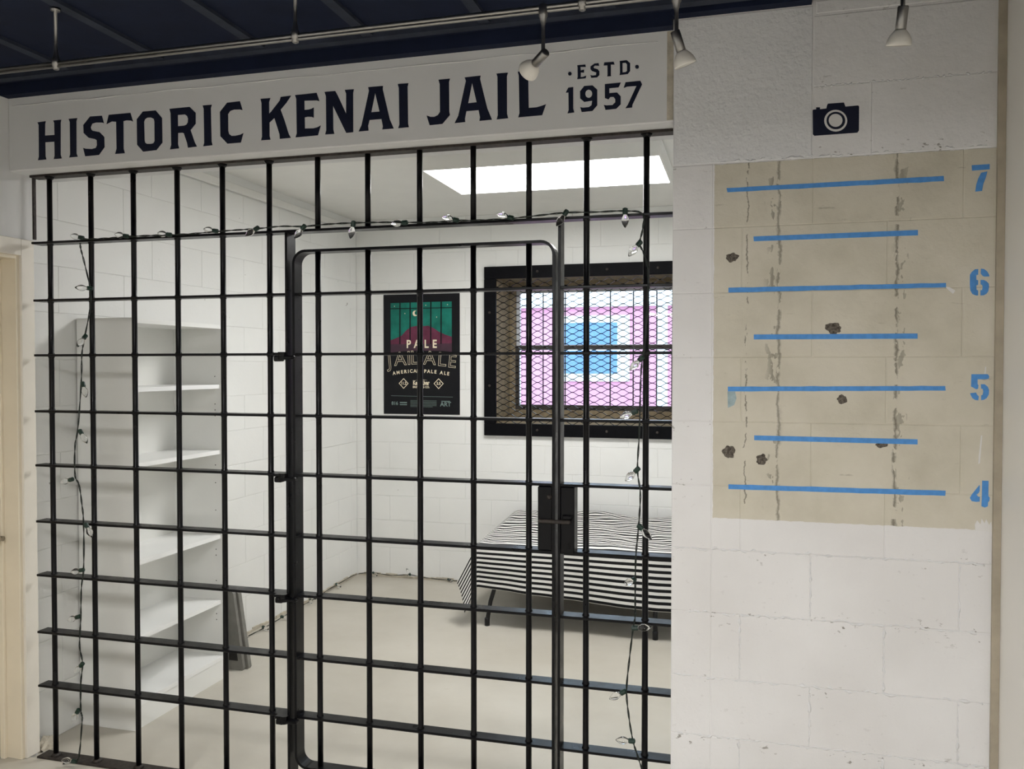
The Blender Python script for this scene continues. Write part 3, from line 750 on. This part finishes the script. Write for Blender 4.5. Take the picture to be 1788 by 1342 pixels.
obj('foot_recess', slabq([(.05, .05), (.125, .05), (.118, .1), (.05, .1)], 1.0835, 1.085), 'dark_hole', af)

# ------------------------------------------------------------------ cot and striped cloth
ct = empty('folding_cot', (1.9, 2.6, 0)); tag(ct, 'low folding cot on bowed black legs under the window', 'cot')
bx('bed_deck', 'black_metal', ct, 1.115, 2.75, 2.165, 3.06, .42, .485, bev=.02, seg=2)
for xl, sg in ((1.159, 1), (2.183, 1), (2.72, -1)):
    for yl in (2.165, 3.0):
        bm = bmesh.new()
        if xl == 2.183: pts = [(xl, yl, .0), (xl, yl, .1), (xl, yl+.005, .3), (xl, yl+.02, .44)]
        else: pts = [(xl, yl, .0), (xl+.006*sg, yl, .06), (xl+.022*sg, yl, .15), (xl+.05*sg, yl, .24), (xl+.1*sg, yl, .33), (xl+.17*sg, yl, .43)]
        tube(bm, [Vector(p)+Vector((0, .0, .002)) for p in pts], .013, 10)
        lg = obj('leg', bm, 'black_metal', ct, True)
        bm = bmesh.new(); lathe(bm, (xl, yl, 0), (0, 0, 1), [(0, .016), (.045, .0165), (.05, .0135)], 12); obj('rubber_foot', bm, 'black_metal', lg, True)
NX, NY = 120, 80
smin, smax, tmin, tmax = -.30, 1.68, -.34, .90
cx0, cy0 = 1.10, 2.145
def cloth_pt(s_, t_):
    zt = .512+.055*max(0, t_)/.9
    wr = (noise.noise(Vector((s_*5, t_*9, 1.3)))*.012+noise.noise(Vector((s_*10, t_*17, 4)))*.007+noise.noise(Vector((s_*3+t_*2, t_*5, 7)))*.022)
    if s_ >= 0 and t_ >= 0:
        e = min(1, min(s_, t_)/.05); return Vector((cx0+s_, cy0+t_, zt+wr*e-.012*(1-e)**2))
    z0 = zt-.012
    if s_ >= 0:
        h = -t_; drop = h*(.76+.04*noise.noise(Vector((s_*1.3, 0, 2)))*min(1, s_/.2)+.2*min(1, s_/1.1)); rip = .012*math.sin(s_*11+1)*h/.36+.01*noise.noise(Vector((s_*6, h*3, 8)))
        return Vector((cx0+s_, cy0-.004-.05*h+rip*min(1, h/.06), z0-drop))
    if t_ >= 0:
        h = -s_; rip = .012*math.sin(t_*12)*h/.33
        return Vector((cx0-.004-.42*h+rip*min(1, t_/.1), cy0+t_, z0-h*.80))
    r_ = math.hypot(s_, t_); a = math.atan2(-s_, -t_)
    k = .05+.37*(a/(PI/2))**1.5; dr_ = .76+.04*(a/(PI/2))+.12*math.sin(2*a)
    return Vector((cx0-.004-k*r_*math.sin(a), cy0-.004-(k+.06*math.sin(2*a))*r_*math.cos(a), z0-r_*dr_))
bm = bmesh.new(); uvl = bm.loops.layers.uv.new('UVMap'); grid = []
for j in range(NY+1):
    t_ = tmin+(tmax-tmin)*j/NY
    grid.append([bm.verts.new(cloth_pt(smin+(smax-smin)*i/NX, t_)) for i in range(NX+1)])
for j in range(NY):
    for i in range(NX):
        f_ = bm.faces.new((grid[j][i], grid[j][i+1], grid[j+1][i+1], grid[j+1][i]))
        for lp, (ii_, jj_) in zip(f_.loops, ((i, j), (i+1, j), (i+1, j+1), (i, j+1))):
            lp[uvl].uv = (smin+(smax-smin)*ii_/NX, tmin+(tmax-tmin)*jj_/NY)
cl = obj('striped_cloth', bm, 'stripes', None, True); tag(cl, 'black and white striped cloth draped over the low cot', 'cloth')
md = cl.modifiers.new('thickness', 'SOLIDIFY'); md.thickness = .0015; md.offset = 1

# ------------------------------------------------------------------ window, guard and what lies outside
wn = empty('window_1', ((WX0+WX1)/2, BK+.38, WZ0)); struct(wn)
WY0, WY1 = BK+.34, BK+.40
ox0, ox1, oz0, oz1 = WX0+.0085, WX1-.0085, WZ0+.0555, WZ1-.0085
bm = bmesh.new()
fw_ = .045
box(bm, ox0, ox0+fw_, WY0, WY1, oz0, oz1); box(bm, ox1-fw_, ox1, WY0, WY1, oz0, oz1)
box(bm, ox0+fw_, ox1-fw_, WY0, WY1, oz0, oz0+.05); box(bm, ox0+fw_, ox1-fw_, WY0, WY1, oz1-.05, oz1)
obj('window_frame', bm, 'reveal_concrete', wn)
mz = 1.727
def sash(name, z0, z1, y0, mat):
    bm = bmesh.new(); x0, x1, w_ = ox0+fw_+.001, ox1-fw_-.001, .028
    box(bm, x0, x0+w_, y0, y0+.026, z0, z1); box(bm, x1-w_, x1, y0, y0+.026, z0, z1)
    box(bm, x0+w_, x1-w_, y0, y0+.026, z0, z0+w_+.01); box(bm, x0+w_, x1-w_, y0, y0+.026, z1-w_, z1)
    s_ = obj(name, bm, mat, wn); bx('pane', 'clear_glass', s_, x0+w_, x1-w_, y0+.011, y0+.015, z0+w_+.01, z1-w_)
sash('lower_sash', oz0+.051, mz+.02, WY0+.002, 'window_dark'); sash('upper_sash', mz-.012, oz1-.051, WY0+.031, 'window_white')
for k in range(6):
    xx = 1.19+k*.172; bm = bmesh.new(); tube(bm, [(xx, WY1+.012, oz0), (xx, WY1+.012, oz1)], .005, 8); obj('security_rod', bm, 'window_dark', wn, True)
gd = empty('window_guard', ((.854+2.36)/2, BK, 1.08)); tag(gd, 'black framed expanded metal screen over the cell window', 'window guard')
gx0, gx1, gz0, gz1, gw = .853, 2.358, 1.09, 2.31, .088
GY0, GY1 = BK-.03, BK-.0005
for a in ((gx0, gx1, gz1-gw, gz1), (gx0, gx1, gz0, gz0+gw), (gx0, gx0+gw, gz0+gw, gz1-gw), (gx1-gw, gx1, gz0+gw, gz1-gw)):
    bx('frame_rail', 'guard_black', gd, a[0], a[1], GY0, GY1, a[2], a[3], bev=.003)
for sx_, sz in ((.895, 1.98), (.895, 1.45), (1.25, 1.135), (1.75, 1.135), (2.1, 1.135), (1.25, 2.266), (1.75, 2.266), (2.1, 2.266)):
    bm = bmesh.new(); lathe(bm, (sx_, GY0, sz), (0, -1, 0), [(0, .01), (.003, .009), (.005, .005)], 10); obj('screw', bm, 'rust_plate', gd, True)
bm = bmesh.new(); LWD, SWD = .102, .046
mx0, mx1, mz0, mz1 = gx0+gw-.002, gx1-gw+.002, gz0+gw-.002, gz1-gw+.002
my = BK+.004
def seg(a, b, tw=.0021, ty=.003):
    a, b = Vector(a), Vector(b); d = (b-a).normalized(); nrm = Vector((-d.z, 0, d.x))*tw; yy = Vector((0, ty, 0))
    vs = [bm.verts.new(p+s1*nrm+s2*yy) for p in (a, b) for s1, s2 in ((-1, -1), (1, -1), (1, 1), (-1, 1))]
    for k in range(4): bm.faces.new((vs[k], vs[(k+1) % 4], vs[4+(k+1) % 4], vs[4+k]))
nrow = int((mz1-mz0)/SWD)+1; ncol = int((mx1-mx0)/LWD)+1
for r_ in range(nrow):
    for s_ in (0, 1):                      # each diamond row: strands rising and falling
        for c_ in range(ncol*2):
            xa, xb = mx0+c_*LWD/2, mx0+(c_+1)*LWD/2
            up = (c_ % 2 == 0) ^ (s_ == 1)
            zlo = mz0+r_*SWD; zm = zlo+SWD/2
            if s_ == 0: za, zb = (zm, zlo+SWD) if up else (zlo+SWD, zm)
            else: za, zb = (zm, zlo) if not up else (zlo, zm)
            if s_ == 1: za, zb = ((zm, zlo) if c_ % 2 == 0 else (zlo, zm))
            if xb > mx1 or max(za, zb) > mz1: continue
            # short flat bond at each knuckle, then a slanted strand
            e = .007
            A_ = Vector((xa+e, my, za)); B_ = Vector((xb-e, my, zb))
            seg(A_, B_); seg((xa, my, za), A_, .0034); seg(B_, (xb, my, zb), .0034)
ms = obj('expanded_mesh', bm, 'gate_black', gd)

struct(bx('ground_outside', 'asphalt', None, -12, 16, BK+.45, 30, -.2, 0))
hs = empty('house', (1, 9.6, 0)); tag(hs, 'pink painted building with a blue window outside the cell window', 'building')
bm = bmesh.new(); box(bm, -3.2, 5.2, 9.0, 13, 0, 2.42)
hw_ = obj('house_wall', bm, 'house_pink', hs)
bx('roof_edge', 'house_white', hs, -3.3, 5.3, 8.9, 13.1, 2.42, 2.47)
hwd = bx('house_window', 'house_white', hs, .14, 1.14, 8.96, 9.0, 1.38, 2.3)
bx('pane', 'house_blue', hwd, .19, .97, 8.945, 8.96, 1.86, 2.2)
bx('pane', 'house_blue', hwd, .19, .97, 8.945, 8.96, 1.49, 1.81)
bx('corner_board', 'house_white', hs, 1.52, 1.66, 8.97, 9.0, 0, 2.42)
bx('corner_board', 'house_white', hs, -.62, -.42, 8.97, 9.0, 0, 2.42)

# ------------------------------------------------------------------ poster
po = empty('poster', (.357, BK-.001, 1.234)); tag(po, 'black ale poster with teal sky and plum mountain on the cell wall', 'poster')
PX0, PX1, PZ0, PZ1 = .055, .659, 1.234, 2.128
def pp(a, b): return ((a-57)/743.0*(PX1-PX0)+PX0, PZ1-(b-65)/1190.0*(PZ1-PZ0))
PB = BK-.0045
bx('sheet', 'poster_black', po, PX0, PX1, PB, BK-.0005, PZ0, PZ1)
def art(name, mat, loop, lay=1, holes=()):
    bm = bmesh.new(); y = PB-.0004*(lay-1)
    flat(bm, [[Vector((pp(*q)[0], y, pp(*q)[1])) for q in l] for l in (loop,)+tuple(holes)], thick=.0004)
    return obj(name, bm, mat, po)
art('printed_sky', 'poster_teal', [(128,150),(725,145),(725,560),(128,560)])
art('printed_mountain', 'poster_plum', [(128,520),(180,500),(235,478),(280,425),(330,390),(380,380),(440,384),(500,380),(550,405),(600,440),(660,468),(725,492),(725,600),(128,600)], 2)
art('printed_foothill', 'poster_plum_dark', [(128,560),(725,555),(725,640),(640,630),(430,625),(220,632),(128,645)], 3)
for xb in (222, 322, 425, 524, 624): art('printed_bar', 'poster_black', [(xb-6,145),(xb+6,145),(xb+4,560),(xb-8,560)], 4)
art('printed_bar', 'poster_black', [(125,202),(727,202),(727,210),(125,210)], 4)
moon = [(372+26*math.cos(a), 256+28*math.sin(a)) for a in [PI*(.35+1.3*k/14) for k in range(15)]] + [(386+20*math.cos(a), 252+21*math.sin(a)) for a in [PI*(1.6-1.2*k/14) for k in range(15)]]
art('printed_moon', 'poster_cream', moon, 5)
for sx_, sy_ in ((270,256),(475,178),(580,296),(167,182),(685,176)): art('printed_star', 'poster_cream', ell((sx_, sy_), 4, 5, 8), 5)
def text(s_, a, b, h, mat, rot=0, outline=False, squeeze=1.0, lay=5, bold=.0):
    cu = bpy.data.curves.new('text', 'FONT'); cu.body = s_; cu.align_x = 'CENTER'; cu.align_y = 'CENTER'; cu.size = 1; cu.resolution_u = 3
    if outline: cu.fill_mode = 'NONE'; cu.bevel_depth = .013; cu.bevel_resolution = 0
    else: cu.offset = bold
    tmp = bpy.data.objects.new('text_tmp', cu); C.objects.link(tmp)
    bpy.context.view_layer.update()
    me = bpy.data.meshes.new_from_object(tmp.evaluated_get(bpy.context.evaluated_depsgraph_get())); bpy.data.objects.remove(tmp)
    x, z = pp(a, b); k = h/.729*(PZ1-PZ0)/1190
    M = Matrix.Translation((0, 0, 0)) @ Matrix.Rotation(PI/2, 4, 'X') @ Matrix.Rotation(rot, 4, 'Z') @ Matrix.Diagonal((k*squeeze, k, k*(.25 if outline else 1), 1))
    me.transform(M); me.materials.clear(); me.materials.append(MATS[mat])
    return link('printed_text', me, None, po, (x, PB-.0004*lay, z))
for ch, xa in zip('PALE', (306, 388, 480, 560)): text(ch, xa, 563, 80, 'poster_cream', squeeze=.85, bold=.03)
for ch, xa, ya, rt, hh in (('J',118,735,.10,130),('A',222,712,.07,140),('I',308,705,.04,140),('L',365,700,.03,140),('A',512,705,-.05,140),('L',630,718,-.08,140),('E',728,738,-.1,130)):
    text(ch, xa, ya, hh, 'poster_cream', rt, True, 1.0)
for ch, xa, ya, rt in zip('AMERICAN', (162,202,240,274,303,332,368,402), (850,843,837,833,831,829,828,828), (.14,.12,.1,.08,.06,.05,.03,.02)): text(ch, xa, ya, 34, 'poster_cream', rt, bold=.03)
for ch, xa, ya, rt in zip('PALEALE', (468,502,535,567,625,660,690), (830,831,833,836,844,849,854), (-.03,-.05,-.06,-.08,-.12,-.13,-.14)): text(ch, xa, ya, 34, 'poster_cream', rt, bold=.03)
for cx_ in (256, 598):
    art('printed_diamond', 'poster_cream', [(cx_-48,950),(cx_,898),(cx_+48,950),(cx_,1004)], 5, ([(cx_-40,950),(cx_,907),(cx_+40,950),(cx_,995)],))
text('11.2', 256, 950, 28, 'poster_cream', squeeze=.9, bold=.03); text('5.5', 598, 950, 28, 'poster_cream', squeeze=.9, bold=.03)
text('KenaiRiver', 428, 945, 46, 'poster_cream', squeeze=.62, bold=.04); text('BREWING CO.', 428, 986, 20, 'poster_cream', squeeze=1.0, bold=.03)
art('printed_roof', 'poster_cream', [(372,918),(430,908),(490,918),(430,914)], 5)
art('printed_rule', 'poster_grey', [(130,1072),(735,1080),(735,1083),(130,1075)], 5)
text('816', 168, 1150, 34, 'poster_grey', bold=.03); text('ART', 665, 1155, 44, 'poster_grey', bold=.02)
for a in ((218,1135,288,1147),(218,1157,288,1166),(625,1120,708,1127)): art('printed_rule', 'poster_grey', [(a[0],a[1]),(a[2],a[1]),(a[2],a[3]),(a[0],a[3])], 5)
for k in range(6): art('printed_rule', 'poster_grey', [(322,1118+k*12),(578 if k < 5 else 540,1119+k*12),(578 if k < 5 else 540,1122+k*12),(322,1121+k*12)], 5)
